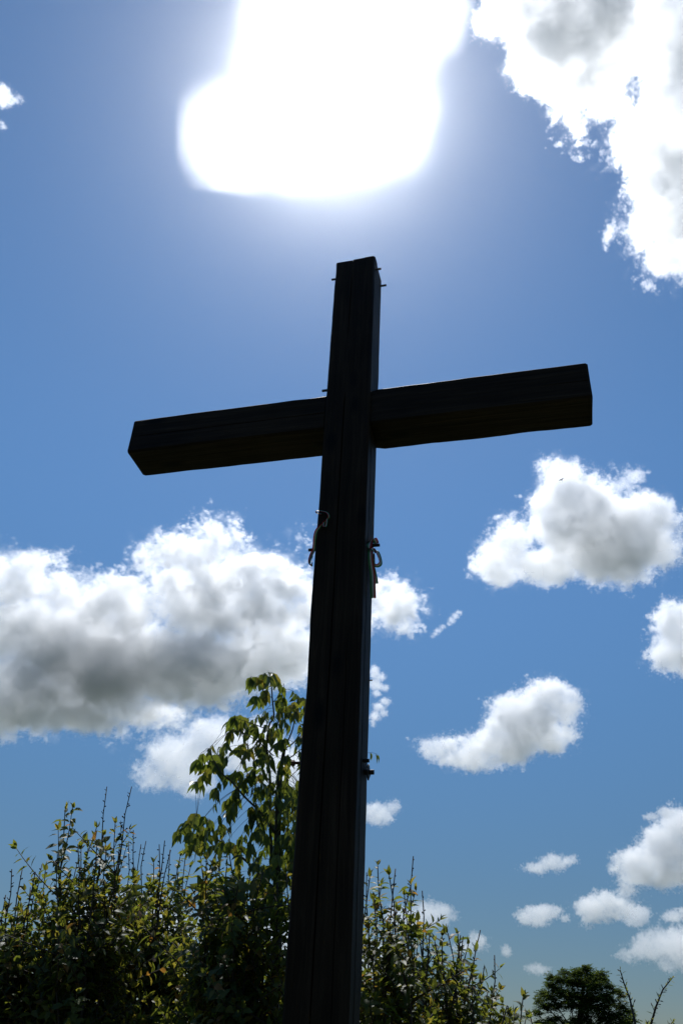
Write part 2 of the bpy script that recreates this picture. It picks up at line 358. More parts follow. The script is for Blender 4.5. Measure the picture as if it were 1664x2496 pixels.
# ------------------------------------------------------------------ the cross
YAW = -0.2712; PX, PY = 0.0014, 4.2004; PW, PD, PTOP = 0.30, 0.2616, 6.561
CX = Vector((cos(YAW), sin(YAW), 0)); CY = Vector((-sin(YAW), cos(YAW), 0)); CO = Vector((PX, PY, 0))
def cross_pt(px, py, y=None, x=None):
    """where the line of sight through a pixel meets a plane of the cross (its own axes)"""
    d = ray(px, py); e = EYE-CO
    el = Vector((e.dot(CX), e.dot(CY), e.z)); dl = Vector((d.dot(CX), d.dot(CY), d.z))
    k = (y-el.y)/dl.y if y is not None else (x-el.x)/dl.x
    return el+dl*k
WOODV, WOODH = wood_mat('stained_post_timber', 2), wood_mat('stained_beam_timber', 0)
IRON = plain('dark_iron', (.025, .02, .018), .55, .6); RUST = plain('rusty_iron', (.07, .025, .014), .75, .3)
cross = empty('timber_cross', CO, YAW)
tag(cross, 'tall dark timber cross with iron bolts, seen from below against the sun', 'cross')
def post():
    h = PW/2; c = .010
    # outline seen from above, counter-clockwise; kind: 0 plain, 1 crack bottom, 2 side groove
    def outline(z):
        cr = max(0.0, noise.noise(Vector((3.1, 0, z*.45)))+.28)*.055 if z < 5.2 else 0.02*max(0, noise.noise(Vector((9, 0, z*1.4))))
        cr2 = max(0.0, noise.noise(Vector((1.1, 5, z*.6)))+.05)*.03
        cw = .0028+cr*.05
        gr = .030 if z < 4.93 else .004
        gl = max(0, noise.noise(Vector((8, 2, z*.8)))+.2)*.03
        xc = -.022+.010*noise.noise(Vector((0, 0, z*.7))); x2 = .07+.008*noise.noise(Vector((4, 4, z*.9)))
        return [(-h+c, 0), (xc-cw, 0), (xc, cr), (xc+cw, 0), (x2-.002, 0), (x2, cr2), (x2+.002, 0), (h-c*1.3, 0), (h, c*1.3), (h, .082), (h-gr, .086), (h-gr, .108), (h-.004, .112),
                (h-.004, PD-c), (h-.004-c, PD), (-h+c, PD), (-h, PD-c), (-h, .125), (-h+gl, .128), (-h, .131), (-h, c)]
    zs = [-.6]+[i*.075 for i in range(0, 87)]+[6.515]
    vs = []; fs = []; n = len(outline(0))
    for i, z in enumerate(zs):
        for k, (x, y) in enumerate(outline(z)):
            j = .0020
            if abs(x) > h-.02 and (y < .02 or y > PD-.02) and z > 0:       # knocked and split arrises
                ch = max(0.0, noise.noise(Vector((x*40, y*40, z*2.6)))-.2)*.013
                x -= ch*(1 if x > 0 else -1); y += ch*.6*(1 if y < .1 else -1)
            x += .004*noise.noise(Vector((2.2, 0, z*.35)))
            vs.append((x+j*noise.noise(Vector((x*9, y*9, z*6))), y+j*noise.noise(Vector((x*9+7, y*9, z*6))), z))
    for k, (x, y) in enumerate(outline(6.56)):                     # sawn, slightly uneven top
        dz = (.004 if x < -.02 else .010 if x < .07 else .014)+.003*noise.noise(Vector((x*30, y*30, 0)))
        if k == 2: dz -= .03
        if k == 5: dz -= .008
        vs.append((x, y, PTOP-.012+dz))
    R_ = len(zs)
    for i in range(R_):
        for k in range(n):
            a = i*n+k; b = i*n+(k+1) % n; fs.append((a, b, b+n, a+n))
    ctr = len(vs); vs.append((0, PD/2, PTOP))
    for k in range(n): fs.append((R_*n+k, R_*n+(k+1) % n, ctr))
    mb = MB(); mb.add(vs, fs); o = mb.build('post', WOODV, cross, False)
    return o
post()
def beam():
    y0, y1, z0, z1 = .015, .3124, 4.9784, 5.2656; xl, xr = -1.5676, 1.5298
    c = .012
    def sect(x):
        w1 = .003*noise.noise(Vector((x*1.3, 0, 5))); e = .012*max(0, noise.noise(Vector((x*.9, 3, 1))))
        yc = (y0+y1)/2; ck = max(0, noise.noise(Vector((x*.7, 9, 2)))+.15)*.03
        return [(y0, z0+c), (y0, z0+.13+w1), (y0+ck, z0+.133+w1), (y0, z0+.136+w1), (y0, z1-c-e*.6), (y0+c+e*.5, z1), (y1-c, z1+w1), (y1, z1-c), (y1, z0+c), (y1-c, z0+w1), (yc, z0+.6*w1), (y0+c, z0)]
    xs = [xl, xl+.014]+[xl+.06+i*(xr-xl-.12)/56 for i in range(57)]+[xr-.014, xr]
    xs = sorted(xs+[-.170, -.158, -.151]); vs = []; fs = []; n = 12
    for i, x in enumerate(xs):
        s = 1.0
        if i in (0, len(xs)-1): s = .955
        if abs(x+.151) < 1e-6: s = .93
        if x > -.1509 and x < .15: s = .95
        for (y, z) in sect(x):
            yc, zc = (y0+y1)/2, (z0+z1)/2; sx_ = .0026
            ch = max(0.0, noise.noise(Vector((x*3.1, y*40, z*40)))-.2)*.008
            if abs(y-yc) > .12 and abs(z-zc) > .11: y -= ch*.7*(1 if y > yc else -1); z -= ch*(1 if z > zc else -1)
            z += .003*noise.noise(Vector((x*.5, 7, 7)))
            sk = -.006*(y-yc)/.15 if i == 0 else 0
            vs.append((x+sk+sx_*noise.noise(Vector((x*5, y*9, z*9))), yc+(y-yc)*s+sx_*noise.noise(Vector((x*7, y*9, z*9+3))), zc+(z-zc)*s+sx_*noise.noise(Vector((x*7+4, y*9, z*9)))))
    for i in range(len(xs)-1):
        for k in range(n):
            a = i*n+k; b = i*n+(k+1) % n; fs.append((a, a+n, b+n, b))
    fs.append(tuple(range(n))); fs.append(tuple((len(xs)-1)*n+k for k in range(n))[::-1])
    mb = MB(); mb.add(vs, fs); return mb.build('crossbeam', WOODH, cross, False)
beam()
def bolt(px, py, y, r=.008, head=0, plate=False, mat=None, sides=8):
    p = cross_pt(px, py, y=y); sg = 1 if p.x > 0 else -1
    mb = MB(); base = sg*(PW/2-.03)
    mb.tube([(base, y, p.z), (p.x, y, p.z)], r, sides)
    if head: mb.tube([(p.x-sg*head*1.0, y, p.z), (p.x, y, p.z)], head, 6)
    o = mb.build('bolt', mat or IRON, cross, False)
    if plate:
        q = MB(); x = sg*(PW/2+.012); w = .042
        pts = []
        for xx in (x-.004, x+.004):
            pts += [(xx, y, p.z+w), (xx, y+w, p.z), (xx, y, p.z-w), (xx, y-w, p.z)]
        q.add(pts, [(0, 1, 2, 3), (7, 6, 5, 4)]+[(i, (i+1) % 4+0, (i+1) % 4+4, i+4) for i in range(4)])
        q.build('washer_plate', IRON, o, False)
    return o
bolt(928.5, 655, .045); bolt(941, 695, .225); bolt(808, 682, .10)
bolt(785, 953, .13, r=.009); bolt(916, 938, .19, r=.010)
bolt(752, 1341, .10, r=.010); bolt(925, 1328.5, .20, r=.010)
bolt(711, 1860, .10, r=.008, head=.0155, mat=RUST); bolt(911, 1882, .205, r=.013, plate=True); bolt(899.5, 1854, .16, r=.010); bolt(907, 1658, .235, r=.004)

# ------------------------------------------------------------------ ribbons tied to the bolts
RED = plain('red_ribbon', (.36, .025, .03), .6, 0, .35); WHITE = plain('white_ribbon', (.42, .42, .40), .6, 0, .3); GREEN = plain('green_ribbon', (.025, .16, .05), .6, 0, .35)
def strip(mb, pts, w, side, flip=False, n=6):
    """a three-striped ribbon along a smooth path; side: across-direction at each end (blended)"""
    P = []
    for i in range(len(pts)-1):
        p0, p1, p2, p3 = pts[max(i-1, 0)], pts[i], pts[i+1], pts[min(i+2, len(pts)-1)]
        for k in range(n):
            t = k/n; P.append(.5*((2*p1)+(p2-p0)*t+(2*p0-5*p1+4*p2-p3)*t*t+(3*p1-p0-3*p2+p3)*t*t*t))
    P.append(pts[-1]); m = len(P); th = .0008
    rows = []
    for i, p in enumerate(P):
        T = (P[min(i+1, m-1)]-P[max(i-1, 0)]).normalized(); u = i/(m-1)
        s = side[0].lerp(side[1], u); s = (s-T*s.dot(T)); s = s.normalized() if s.length > 1e-5 else T.orthogonal()
        rows.append([p+s*(w*(j/3-.5)) for j in range(4)]+[s.cross(T).normalized()*th])
    for sgn in (1, -1):
        vs = []; fs = [[], [], []]
        for r in rows: vs += [q+r[4]*sgn for q in r[:4]]
        n0 = len(mb.v); mb.v += [tuple(q) for q in vs]
        for i in range(m-1):
            for j in range(3):
                a = n0+i*4+j; f = (a, a+1, a+5, a+4)
                mb.f.append(f if sgn > 0 else f[::-1]); mb.t.append(.5); mb.m.append(2-j if flip else j)
def ribbon_left():
    o = empty('ribbon', CO, YAW)
    F = lambda px, py, y=-.010: cross_pt(px, py, y=y)
    Xv, Yv, Zv = Vector((1, 0, 0)), Vector((0, 1, 0)), Vector((0, 0, 1))
    a = MB(); strip(a, [F(783, 1253, -.006), F(772, 1250, -.010), F(771, 1245, -.02), F(785, 1246, -.022), F(797, 1250, -.02), F(801, 1260, -.016), F(791, 1272, -.012), F(779, 1284, -.012), F(771, 1294, -.014), F(767, 1308, -.006), F(766, 1325, .02), F(764, 1342, .04)], .019, (Zv+Yv*.8, Xv*.9+Yv*.5)); a.build('band', [RED, WHITE, GREEN], o)
    b = MB(); strip(b, [F(789, 1272, -.014), F(788, 1279, -.022), F(789, 1283, -.03), F(794, 1282, -.032), F(796, 1273, -.03), F(797, 1264, -.02)], .013, (Xv+Yv*.5, Xv-Yv*.5)); b.build('loop', [RED, WHITE, GREEN], o)
    c = MB(); strip(c, [F(764, 1341, .03), F(758, 1354, .03), F(754, 1368, .02), F(755, 1377, .01), F(760, 1376, .0), F(761, 1364, .01), F(762, 1352, .03), F(764, 1344, .04)], .022, (Yv+Xv*.9, Yv-Xv*.8)); c.build('loop', [RED, WHITE, GREEN], o)
    d = MB(); strip(d, [F(765, 1343, .04), F(760, 1346, .05), F(758, 1353, .06), F(762, 1356, .05)], .014, (Yv+Zv*.3, Yv)); d.build('knot', [RED, WHITE, GREEN], o)
    tag(o, 'thin red white and green ribbon trailing over the left edge of the post', 'ribbon', 'ribbons tied to the cross')
def ribbon_right():
    o = empty('ribbon', CO, YAW)
    G = lambda px, py, x=.162: cross_pt(px, py, x=x)
    H = lambda px, py, y=.235: cross_pt(px, py, y=y)
    Xv, Yv, Zv = Vector((1, 0, 0)), Vector((0, 1, 0)), Vector((0, 0, 1))
    a = MB(); strip(a, [G(899, 1336), G(899.5, 1328), G(903, 1320), G(908, 1316), H(914, 1316, .262), H(916.5, 1324, .275), H(912, 1331, .262)], .032, (Yv*.7+Zv*.6+Xv*.4, Zv+Xv*.8)); a.build('band', [GREEN, WHITE, RED], o)
    b = MB(); strip(b, [H(909, 1343), H(917, 1343, .25), H(923, 1354, .24), H(927, 1370, .22), H(922, 1377, .2), H(914, 1378, .19), H(911, 1366, .2), H(909, 1352, .22)], .036, (Yv*.7+Xv, Yv*.8-Xv*.7)); b.build('loop', [RED, WHITE, GREEN], o)
    c = MB(); strip(c, [G(905, 1340), G(905, 1358), G(907, 1378), H(911, 1395, .22), H(914, 1408, .22), H(916, 1423, .23)], .028, (Yv+Xv*.8, Xv+Yv*.2)); c.build('tail', [RED, WHITE, GREEN], o)
    d = MB(); strip(d, [G(903, 1336, .16), G(902, 1352, .165), G(904, 1374, .167), G(907.5, 1400, .172), G(908.5, 1430, .174), G(909, 1458, .172)], .034, (Yv+Xv*.7, Yv*.4+Xv)); d.build('tail', [GREEN, WHITE, RED], o)
    e = MB(); strip(e, [G(903, 1334, .162), G(905, 1338, .175), G(909, 1338, .176), G(909, 1345, .168)], .020, (Zv+Yv*.4, Zv+Yv*.2)); e.build('knot', [GREEN, WHITE, RED], o)
    tag(o, 'red white and green ribbon bow with long tails on the right side of the post', 'ribbon', 'ribbons tied to the cross')
ribbon_left(); ribbon_right()
# ------------------------------------------------------------------ plants
rng = random.Random(11)
U = rng.uniform
BARK = bark_mat('twig_bark', (.020, .013, .010), (.055, .038, .028)); TBARK = bark_mat('young_bark', (.025, .022, .014), (.06, .055, .035))
SHRUB = leaf_mat('shrub_leaf', [(0, (.026, .050, .014)), (.6, (.042, .072, .02)), (.86, (.08, .09, .022)), (1, (.14, .085, .025))],
                 [(0, (.12, .155, .018)), (.6, (.20, .22, .024)), (.86, (.34, .29, .035)), (1, (.42, .21, .035))], .5, .55)
ELDER = leaf_mat('young_tree_leaf', [(0, (.025, .055, .014)), (.7, (.045, .080, .02)), (1, (.08, .09, .02))],
                 [(0, (.15, .21, .022)), (.7, (.27, .31, .035)), (1, (.40, .33, .04))], .42, .42)
FAR = leaf_mat('distant_leaf', [(0, (.014, .036, .008)), (1, (.042, .070, .014))], [(0, (.07, .12, .012)), (1, (.16, .19, .025))], .8, .4, .08)

def twig_leaves(lf, pts, n, L, W, t0=.15, droop=(.2, .9), tip=True, tmax=1.0):
    """leaves set alternately along a twig, standing off it and arching over"""
    m = len(pts)-1; ang = U(0, 6.3)
    for i in range(n):
        t = t0+(tmax-t0)*(i+U(0, .6))/n; t = min(t, .999); k = int(t*m); p = pts[k].lerp(pts[k+1], t*m-k); T = (pts[k+1]-pts[k]).normalized()
        ang += 2.4+U(-.5, .5); A = T.orthogonal().normalized(); B = T.cross(A)
        o = (A*cos(ang)+B*sin(ang)); d = (o+T*U(.25, .9)+Vector((0, 0, U(-.5, .2)))).normalized()
        s = U(.6, 1.1); tn = min(1, max(0, rng.gauss(.5, .26)))
        lf.leaf(p+o*.004, d, T+Vector((U(-.3, .3), U(-.3, .3), U(-.1, .3))), L*s, W*s*U(.8, 1.15), U(*droop), U(.1, .6), tn)
    if tip:
        T = (pts[-1]-pts[-2]).normalized()
        for _ in range(3):
            d = (T+Vector((U(-.7, .7), U(-.7, .7), U(-.1, .4)))).normalized(); lf.leaf(pts[-1], d, Vector((U(-1, 1), U(-1, 1), .5)), L*U(.5, .8), W*U(.5, .8), U(.1, .6), .4, U(.4, .9))
def bare_spurs(st, pts, n, r=.0028, ln=(.015, .055)):
    m = len(pts)-1
    for i in range(n):
        t = .3+.68*(i+U(0, 1))/n; t = min(.995, t); k = int(t*m); p = pts[k].lerp(pts[k+1], t*m-k); T = (pts[k+1]-pts[k]).normalized()
        a = U(0, 6.3); A = T.orthogonal().normalized(); o = A*cos(a)+T.cross(A)*sin(a)
        d = (o+T*U(.2, .9)).normalized(); l = U(*ln)*(1.3-t)
        st.tube([p, p+d*l*.6, p+d*l+Vector((0, 0, l*.1))], [r*1.3, r, r*.9], 4)
        if U(0, 1) < .6: st.tube([p+d*l*.8, p+d*(l+.006)], [r*1.9, r*1.2], 4)
def shrub(label, base_px, dist, tips, n_fill, leafL=.088, leafW=.039, spread=.5, top=None, dd=.45, name='shrub', leafiness=1.0, low=True):
    """tips: (px, py, kind) - where a main shoot ends in the photograph; kind 'l' leafy to the end, 'b' bare tip with short spurs"""
    base = at(base_px, 2496, dist); base.z = 0
    root = empty(name, base); st = MB(); lf = MB()
    stems = []
    for (px, py, kind) in tips:
        tip = at(px, py, dist+U(-dd, dd)); h = tip.z
        b0 = base+Vector((U(-.14, .14), U(-.14, .14), -.05))
        w_ = .10 if kind == 'b' else .26; mid = Vector((b0.x*.55+tip.x*.45+U(-w_, w_), b0.y*.5+tip.y*.5+U(-w_, w_), h*U(.5, .62)))
        pts = bez(b0, mid, tip, 14); r0 = U(.009, .015)
        for i in range(4, 14): pts[i] += Vector((U(-.014, .014), U(-.014, .014), 0))
        st.tube(pts, [max(.0034, r0*(1-i/14)**.7+.0016) for i in range(15)], 6)
        stems.append((pts, kind))
        if kind == 'b':
            bare_spurs(st, pts[8:], int(U(16, 26)))
            twig_leaves(lf, pts[7:12], int(14*leafiness), leafL*.9, leafW, tip=False)
        else:
            twig_leaves(lf, pts[8:], int(U(30, 38)*leafiness), leafL, leafW, t0=.05)
            bare_spurs(st, pts[9:], 5)
        # side shoots
        for _ in range(int(U(5, 8))):
            i = rng.randint(6, 12); p = pts[i]; T = (pts[i+1]-pts[i]).normalized() if i < 14 else Vector((0, 0, 1))
            a = U(0, 6.3); A = T.orthogonal().normalized(); o = A*cos(a)+T.cross(A)*sin(a)
            l = U(.10, .30)*(1.25-i/14); d = (o*U(.5, 1.0)+T*.7+Vector((0, 0, .35))).normalized()
            tw = bez(p, p+d*l*.6, p+d*l*.9+Vector((U(-.04, .04), U(-.04, .04), l*.35)), 5)
            st.tube(tw, [.0034, .003, .0027, .0024, .002, .0016], 5)
            if U(0, 1) < .80: twig_leaves(lf, tw, int(l*62*leafiness)+3, leafL*U(.7, 1), leafW, t0=.05)
            else: bare_spurs(st, tw, 7)
    # the body of the bush: twigs springing from the stems, thicker lower down
    zmax = top if top else 3.0
    for _ in range(n_fill):
        pts, kind = rng.choice(stems); i = min(12, int(rng.triangular(3, 12.9, 9))); p = pts[i]
        a = U(0, 6.3); l = U(.18, .46); d = Vector((cos(a)*U(.3, 1), sin(a)*U(.3, 1), U(.15, .9))).normalized()
        tw = bez(p, p+d*l*.55, p+d*l+Vector((U(-.05, .05), U(-.05, .05), U(-.06, .08))), 5)
        if tw[-1].z > min(zmax, pts[-1].z-(.30 if kind == 'b' else .05)): continue
        st.tube(tw, [.005, .0042, .0036, .003, .0025, .002], 5)
        twig_leaves(lf, tw, int(l*40*leafiness)+2, leafL*U(.75, 1.05), leafW*U(.9, 1.1), t0=.08)
    local(root, st).build('stems', BARK, root); local(root, lf).build('foliage', SHRUB, root)
    tag(root, label, 'shrub', 'shrubs behind the cross')
    return root

# tips read on the photograph (its own pixels)
Z = lambda L, ox, oy, s: [(ox+x/s, oy+y/s, k) for x, y, k in L]
A = Z([(55, 1050, 'b'), (110, 815, 'b'), (205, 820, 'b'), (280, 980, 'b'), (325, 840, 'b'), (385, 770, 'b'), (415, 830, 'l'), (60, 1180, 'l'), (170, 1190, 'l'), (330, 960, 'l'), (20, 1240, 'l'), (250, 1250, 'l')], 0, 1900, 3.733)
B = Z([(595, 275, 'l'), (525, 680, 'b'), (710, 590, 'b'), (975, 65, 'b'), (1200, 65, 'b'), (885, 580, 'b'), (945, 500, 'b'), (805, 620, 'b'), (1050, 400, 'l'), (1115, 570, 'b'), (1090, 600, 'b'), (740, 640, 'l'), (880, 440, 'l'), (560, 960, 'l'), (700, 780, 'l'), (970, 640, 'l'), (640, 900, 'l')], 0, 1900, 3.733)
C = Z([(1215, 460, 'b'), (1170, 570, 'b'), (1285, 590, 'b'), (1330, 560, 'b'), (1400, 760, 'l'), (1450, 590, 'b'), (1500, 555, 'b'), (1555, 640, 'b'), (1360, 960, 'l'), (1220, 900, 'l'), (1440, 900, 'l')], 0, 1900, 3.733) + \
    Z([(140, 1830, 'b'), (300, 1830, 'l'), (240, 1900, 'l'), (345, 1990, 'l'), (210, 2000, 'l')], 380, 1620, 4.055)
D = Z([(440, 1900, 'l'), (640, 1640, 'b'), (560, 2000, 'l'), (725, 1870, 'l'), (700, 2000, 'l'), (620, 2010, 'l'), (820, 2050, 'l'), (930, 2100, 'l'), (1060, 2050, 'l'), (1290, 2060, 'l'), (1200, 2150, 'l'), (500, 1930, 'l'), (1010, 2200, 'l')], 380, 1620, 4.055)
E_ = Z([(235, 235, 'l'), (130, 300, 'b'), (345, 330, 'l'), (575, 145, 'b'), (405, 265, 'b'), (550, 420, 'l'), (160, 350, 'l'), (490, 520, 'l'), (270, 420, 'l'), (410, 660, 'l'), (200, 560, 'l'), (430, 780, 'l')], 860, 2050, 3.92)
F_ = Z([(660, 475, 'b'), (535, 770, 'b'), (615, 660, 'b'), (690, 840, 'l'), (730, 880, 'b'), (850, 910, 'l'), (905, 880, 'l'), (1000, 890, 'l'), (1025, 900, 'b'), (1050, 910, 'b'), (1215, 850, 'b'), (1100, 990, 'l'), (1170, 1050, 'l'), (1350, 1090, 'b'), (1255, 1190, 'b'), (1285, 1440, 'b'), (620, 880, 'l'), (480, 920, 'l'), (780, 960, 'l'), (1140, 1260, 'l'), (1210, 1330, 'l'), (1360, 1520, 'l'), (1470, 1570, 'b'), (1250, 1580, 'l'), (1470, 1660, 'l'), (380, 970, 'l')], 860, 2050, 3.92)
shrub('leafy shrub with short bare twigs at the left edge of the picture', 40, 6.2, A, 400)
shrub('shrub with two long bare shoots standing up out of its leaves', 215, 6.0, B, 440)
shrub('shrub with a row of thin bare rods above its leaves, left of the young tree', 375, 6.5, C, 420)
shrub('dense leafy shrub under the drooping young tree, against the post', 580, 5.35, D, 560)
shrub('tall narrow shrub hugging the right side of the post', 905, 5.7, E_, 190)
shrub('spreading shrub right of the post, its twigs fanning to the right', 1045, 6.3, F_, 440)
G_ = Z([(190, 815, 'l'), (60, 890, 'b'), (255, 985, 'l'), (15, 870, 'l'), (120, 960, 'l'), (215, 990, 'l')], 1220, 2200, 3.5315)
shrub('low leafy shrub whose one sprig rises beside the distant tree', 1235, 6.4, G_, 80)

def thorny():
    dist = 5.6; base = at(1575, 2496, dist); base.z = 0
    root = empty('thorn_bush', base); st = MB(); lf = MB()
    for pl in ([(1560, 2640), (1546, 2490), (1534, 2435), (1520, 2398), (1510, 2364)], [(1566, 2640), (1584, 2500), (1598, 2452), (1614, 2412), (1637, 2384)], [(1570, 2640), (1580, 2520), (1577, 2495)], [(1580, 2640), (1610, 2530), (1638, 2490)], [(1590, 2640), (1640, 2560), (1660, 2520)]):
        pts = [base+Vector((U(-.1, .1), U(-.1, .1), -.05))]+[at(x, y, dist+U(-.06, .06)) for x, y in pl]
        P = []
        for i in range(len(pts)-1):
            for k in range(4): P.append(pts[i].lerp(pts[i+1], k/4))
        P.append(pts[-1]); n = len(P)
        st.tube(P, [.007*(1-i/n)+.0022 for i in range(n)], 5)
        twig_leaves(lf, P[4:], 34, .034, .009, t0=.05, droop=(-.2, .3), tip=True)
        bare_spurs(st, P[5:], 14, .0018)
    for _ in range(60):
        a = U(0, 6.3); l = U(.4, 1.0); d = Vector((cos(a)*.6, sin(a)*.6, 1)).normalized(); tw = bez(base, base+d*l*.6, base+d*l+Vector((cos(a)*.25, sin(a)*.25, 0)), 6)
        st.tube(tw, [.006, .005, .004, .0035, .003, .0025, .002], 5); twig_leaves(lf, tw, 26, .04, .014)
    local(root, st).build('stems', BARK, root); local(root, lf).build('foliage', SHRUB, root)
    tag(root, 'two thorny thin leaved shoots reaching up at the right bottom corner', 'shrub', 'shrubs behind the cross')
thorny()

# ------------------------------------------------------------------ the young tree with drooping compound leaves
def young_tree():
    dist = 5.5; zx = lambda x, y: (380+x/4.055, 1620+y/4.055)
    P = lambda x, y, dd=0.0: at(*zx(x, y), dist+dd)
    base = at(672, 2496, dist); base.z = 0
    root = empty('young_tree', base); tr = MB(); br = MB(); lf = MB()
    def line(pts, n=6):
        out = []
        for i in range(len(pts)-1):
            p0, p1, p2, p3 = pts[max(i-1, 0)], pts[i], pts[i+1], pts[min(i+2, len(pts)-1)]
            for k in range(n):
                t = k/n; out.append(.5*((2*p1)+(p2-p0)*t+(2*p0-5*p1+4*p2-p3)*t*t+(3*p1-p0-3*p2+p3)*t*t*t))
        return out+[pts[-1]]
    def rad(n, a, b): return [a+(b-a)*i/(n-1) for i in range(n)]
    trunk = line([base+Vector((0, 0, -.1)), P(1185, 3000), P(1195, 2300), P(1200, 1800), P(1215, 1250), P(1240, 1000), P(1272, 830)])
    tr.tube(trunk, rad(len(trunk), .034, .010), 8)
    lines = [trunk]
    def limb(pts, a, b):
        l = line(pts); br.tube(l, rad(len(l), a, b), 6); lines.append(l)
    limb([P(1190, 2250), P(1145, 1900, .1), P(1130, 1500, .12), P(1125, 1100, .12), P(1095, 850, .1), P(1120, 600, .08), P(1165, 520, .08), P(1150, 330, .05), P(1140, 160, .05), P(1132, 85, .05)], .012, .0028)
    limb([P(1272, 830), P(1350, 640, -.05), P(1380, 480, -.1), P(1440, 330, -.1)], .006, .0022)
    limb([P(1272, 830), P(1370, 760, .1), P(1440, 640, .12), P(1520, 480, .15)], .006, .0022)
    limb([P(1235, 960), P(1340, 910, -.1), P(1430, 840, -.12), P(1520, 800, -.1)], .005, .002)
    limb([P(1200, 1700), P(1050, 1480, -.1), P(880, 1310, -.2), P(745, 1155, -.25), P(650, 1070, -.28), P(560, 930, -.3), P(530, 840, -.3)], .009, .0022)
    limb([P(1195, 2250), P(990, 2030, .15), P(820, 1880, .2), P(650, 1755, .25), P(540, 1690, .25), P(440, 1560, .25), P(400, 1520, .25)], .010, .0024)
    limb([P(650, 1755, .25), P(655, 1650, .25), P(640, 1590, .25)], .004, .0018)
    limb([P(650, 1755, .25), P(560, 1950, .3), P(500, 2120, .3), P(380, 2350, .3)], .006, .006)
    limb([P(1125, 1150, .12), P(1030, 1030, .2), P(960, 900, .25), P(900, 800, .25)], .004, .0018)
    limb([P(1125, 650, .08), P(1000, 600, .0), P(880, 560, -.05), P(790, 530, -.05)], .004, .0016)
    limb([P(1160, 900, .1), P(1010, 760, -.12), P(880, 690, -.15), P(770, 640, -.15)], .004, .0016)
    limb([P(1150, 330, .05), P(1060, 260, .0), P(960, 150, -.05)], .003, .0014)
    limb([P(1150, 380, .05), P(1250, 260, .1), P(1260, 190, .1)], .003, .0014)
    limb([P(1215, 1250), P(1320, 1120, .1), P(1380, 1060, .1), P(1460, 1000, .1)], .004, .0016)
    limb([P(1200, 1800), P(1330, 1650, -.1), P(1420, 1500, -.1), P(1560, 1300, -.1)], .005, .002)
    allp = [(p, L) for L in lines for p in L]
    down = Vector((0, 0, -1))
    def compound(pos, size=1.0, outward=None):
        # petiole from the nearest branch, arching over; three to five leaflets hanging from its end
        near = min(allp, key=lambda q: (q[0]-(pos+Vector((0, 0, .03)))).length); b = near[0]
        tow = pos-b; hz = Vector((tow.x, tow.y, 0)); hz = hz.normalized() if hz.length > .02 else Vector((U(-1, 1), U(-1, 1), 0)).normalized()
        if tow.length > .40: b = pos-hz*.13-Vector((0, 0, .03))
        end = pos; mid = b.lerp(end, .55)+Vector((0, 0, .02+.12*(end-b).length))
        pet = bez(b, mid, end, 6); br.tube(pet, [.0016, .0015, .0013, .0012, .0011, .001, .0009], 4)
        T = (pet[-1]-pet[-2]).normalized(); A = T.cross(Vector((0, 0, 1))); A = A.normalized() if A.length > .05 else Vector((1, 0, 0))
        tn = min(1, max(0, rng.gauss(.5, .22)))
        prs = rng.choice((1, 1, 2, 2, 2)); L0 = .092*size
        for k in range(prs):
            q = pet[-1]-(pet[-1]-pet[-3])*(1.15*(k+.25))*.8
            for s in (-1, 1):
                d = (A*s*U(.35, .9)+T*U(.1, .6)+down*U(.5, 1.3)).normalized()
                l = L0*U(.75, 1.1); lf.leaf(q, d, (T*.6+Vector((0, 0, 1))*.7+A*U(-.3, .3)), l, l*U(.34, .44), U(-.1, 1.0), U(.1, .6), min(1, max(0, tn+U(-.25, .25))))
        d = (T*U(.4, .8)+down*U(.5, 1.2)+A*U(-.2, .2)).normalized(); l = L0*U(.95, 1.25)
        lf.leaf(pet[-1], d, (T*.3+Vector((0, 0, 1))+A*U(-.5, .5)), l, l*U(.36, .46), U(.2, .8), U(.1, .5), tn)
    spots = [(1130, 90), (1100, 130), (1170, 120), (930, 140), (990, 150), (1220, 185), (1060, 170), (1260, 230), (1000, 340), (1090, 300), (1040, 330), (1250, 350), (1210, 360), (1400, 310), (1450, 330), (770, 520), (760, 600), (850, 530), (900, 540), (950, 560), (1010, 520), (1080, 480), (1120, 520), (1200, 580), (1330, 430), (1370, 520), (1240, 430), (1290, 450), (780, 660), (740, 690), (830, 640), (930, 640), (1000, 650), (1100, 620), (1180, 680), (1300, 600), (1050, 690), (1140, 700), (1220, 650), (880, 790), (830, 830), (900, 850), (950, 830), (1010, 800), (1050, 850), (1110, 900), (1270, 920), (1310, 940), (1230, 760), (1200, 780), (1150, 960), (1080, 920),
             (390, 960), (430, 960), (460, 900), (530, 870), (590, 890), (660, 880), (560, 980), (640, 1000), (600, 960), (380, 1170), (470, 1120), (500, 1090), (430, 1150), (700, 1100), (760, 1080), (830, 1070), (790, 1090), (590, 1240), (710, 1340), (840, 1340), (740, 1450), (800, 1250), (750, 1340), (870, 1150),
             (390, 1520), (350, 1560), (240, 1640), (200, 1680), (320, 1650), (390, 1640), (460, 1540), (540, 1550), (460, 1690), (430, 1640), (520, 1620), (690, 1620), (610, 1640), (420, 1800), (350, 1800), (560, 1800), (620, 1800), (730, 1770), (800, 1790), (480, 1780), (660, 1790), (380, 1740), (590, 1690)]
    for x, y in spots: compound(P(x+U(-8, 8), y-15+U(-8, 8), U(-.22, .22)), U(.95, 1.2))
    for x, y in spots[::3]: compound(P(x+U(-45, 45), y+U(-30, 40), U(-.25, .25)), U(.8, 1.1))
    for _ in range(200):
        y = U(1000, 2500); x = U(930-130*(y > 1700), 1440); compound(P(x, y, U(-.3, .3)), U(.8, 1.1))
    for _ in range(26): compound(P(U(1420, 1560), U(350, 1400), U(-.3, .3)), U(.85, 1.1))
    for x, y in ((858*1.0, 1735),): compound(at(918, 1838, dist+.2), .8)
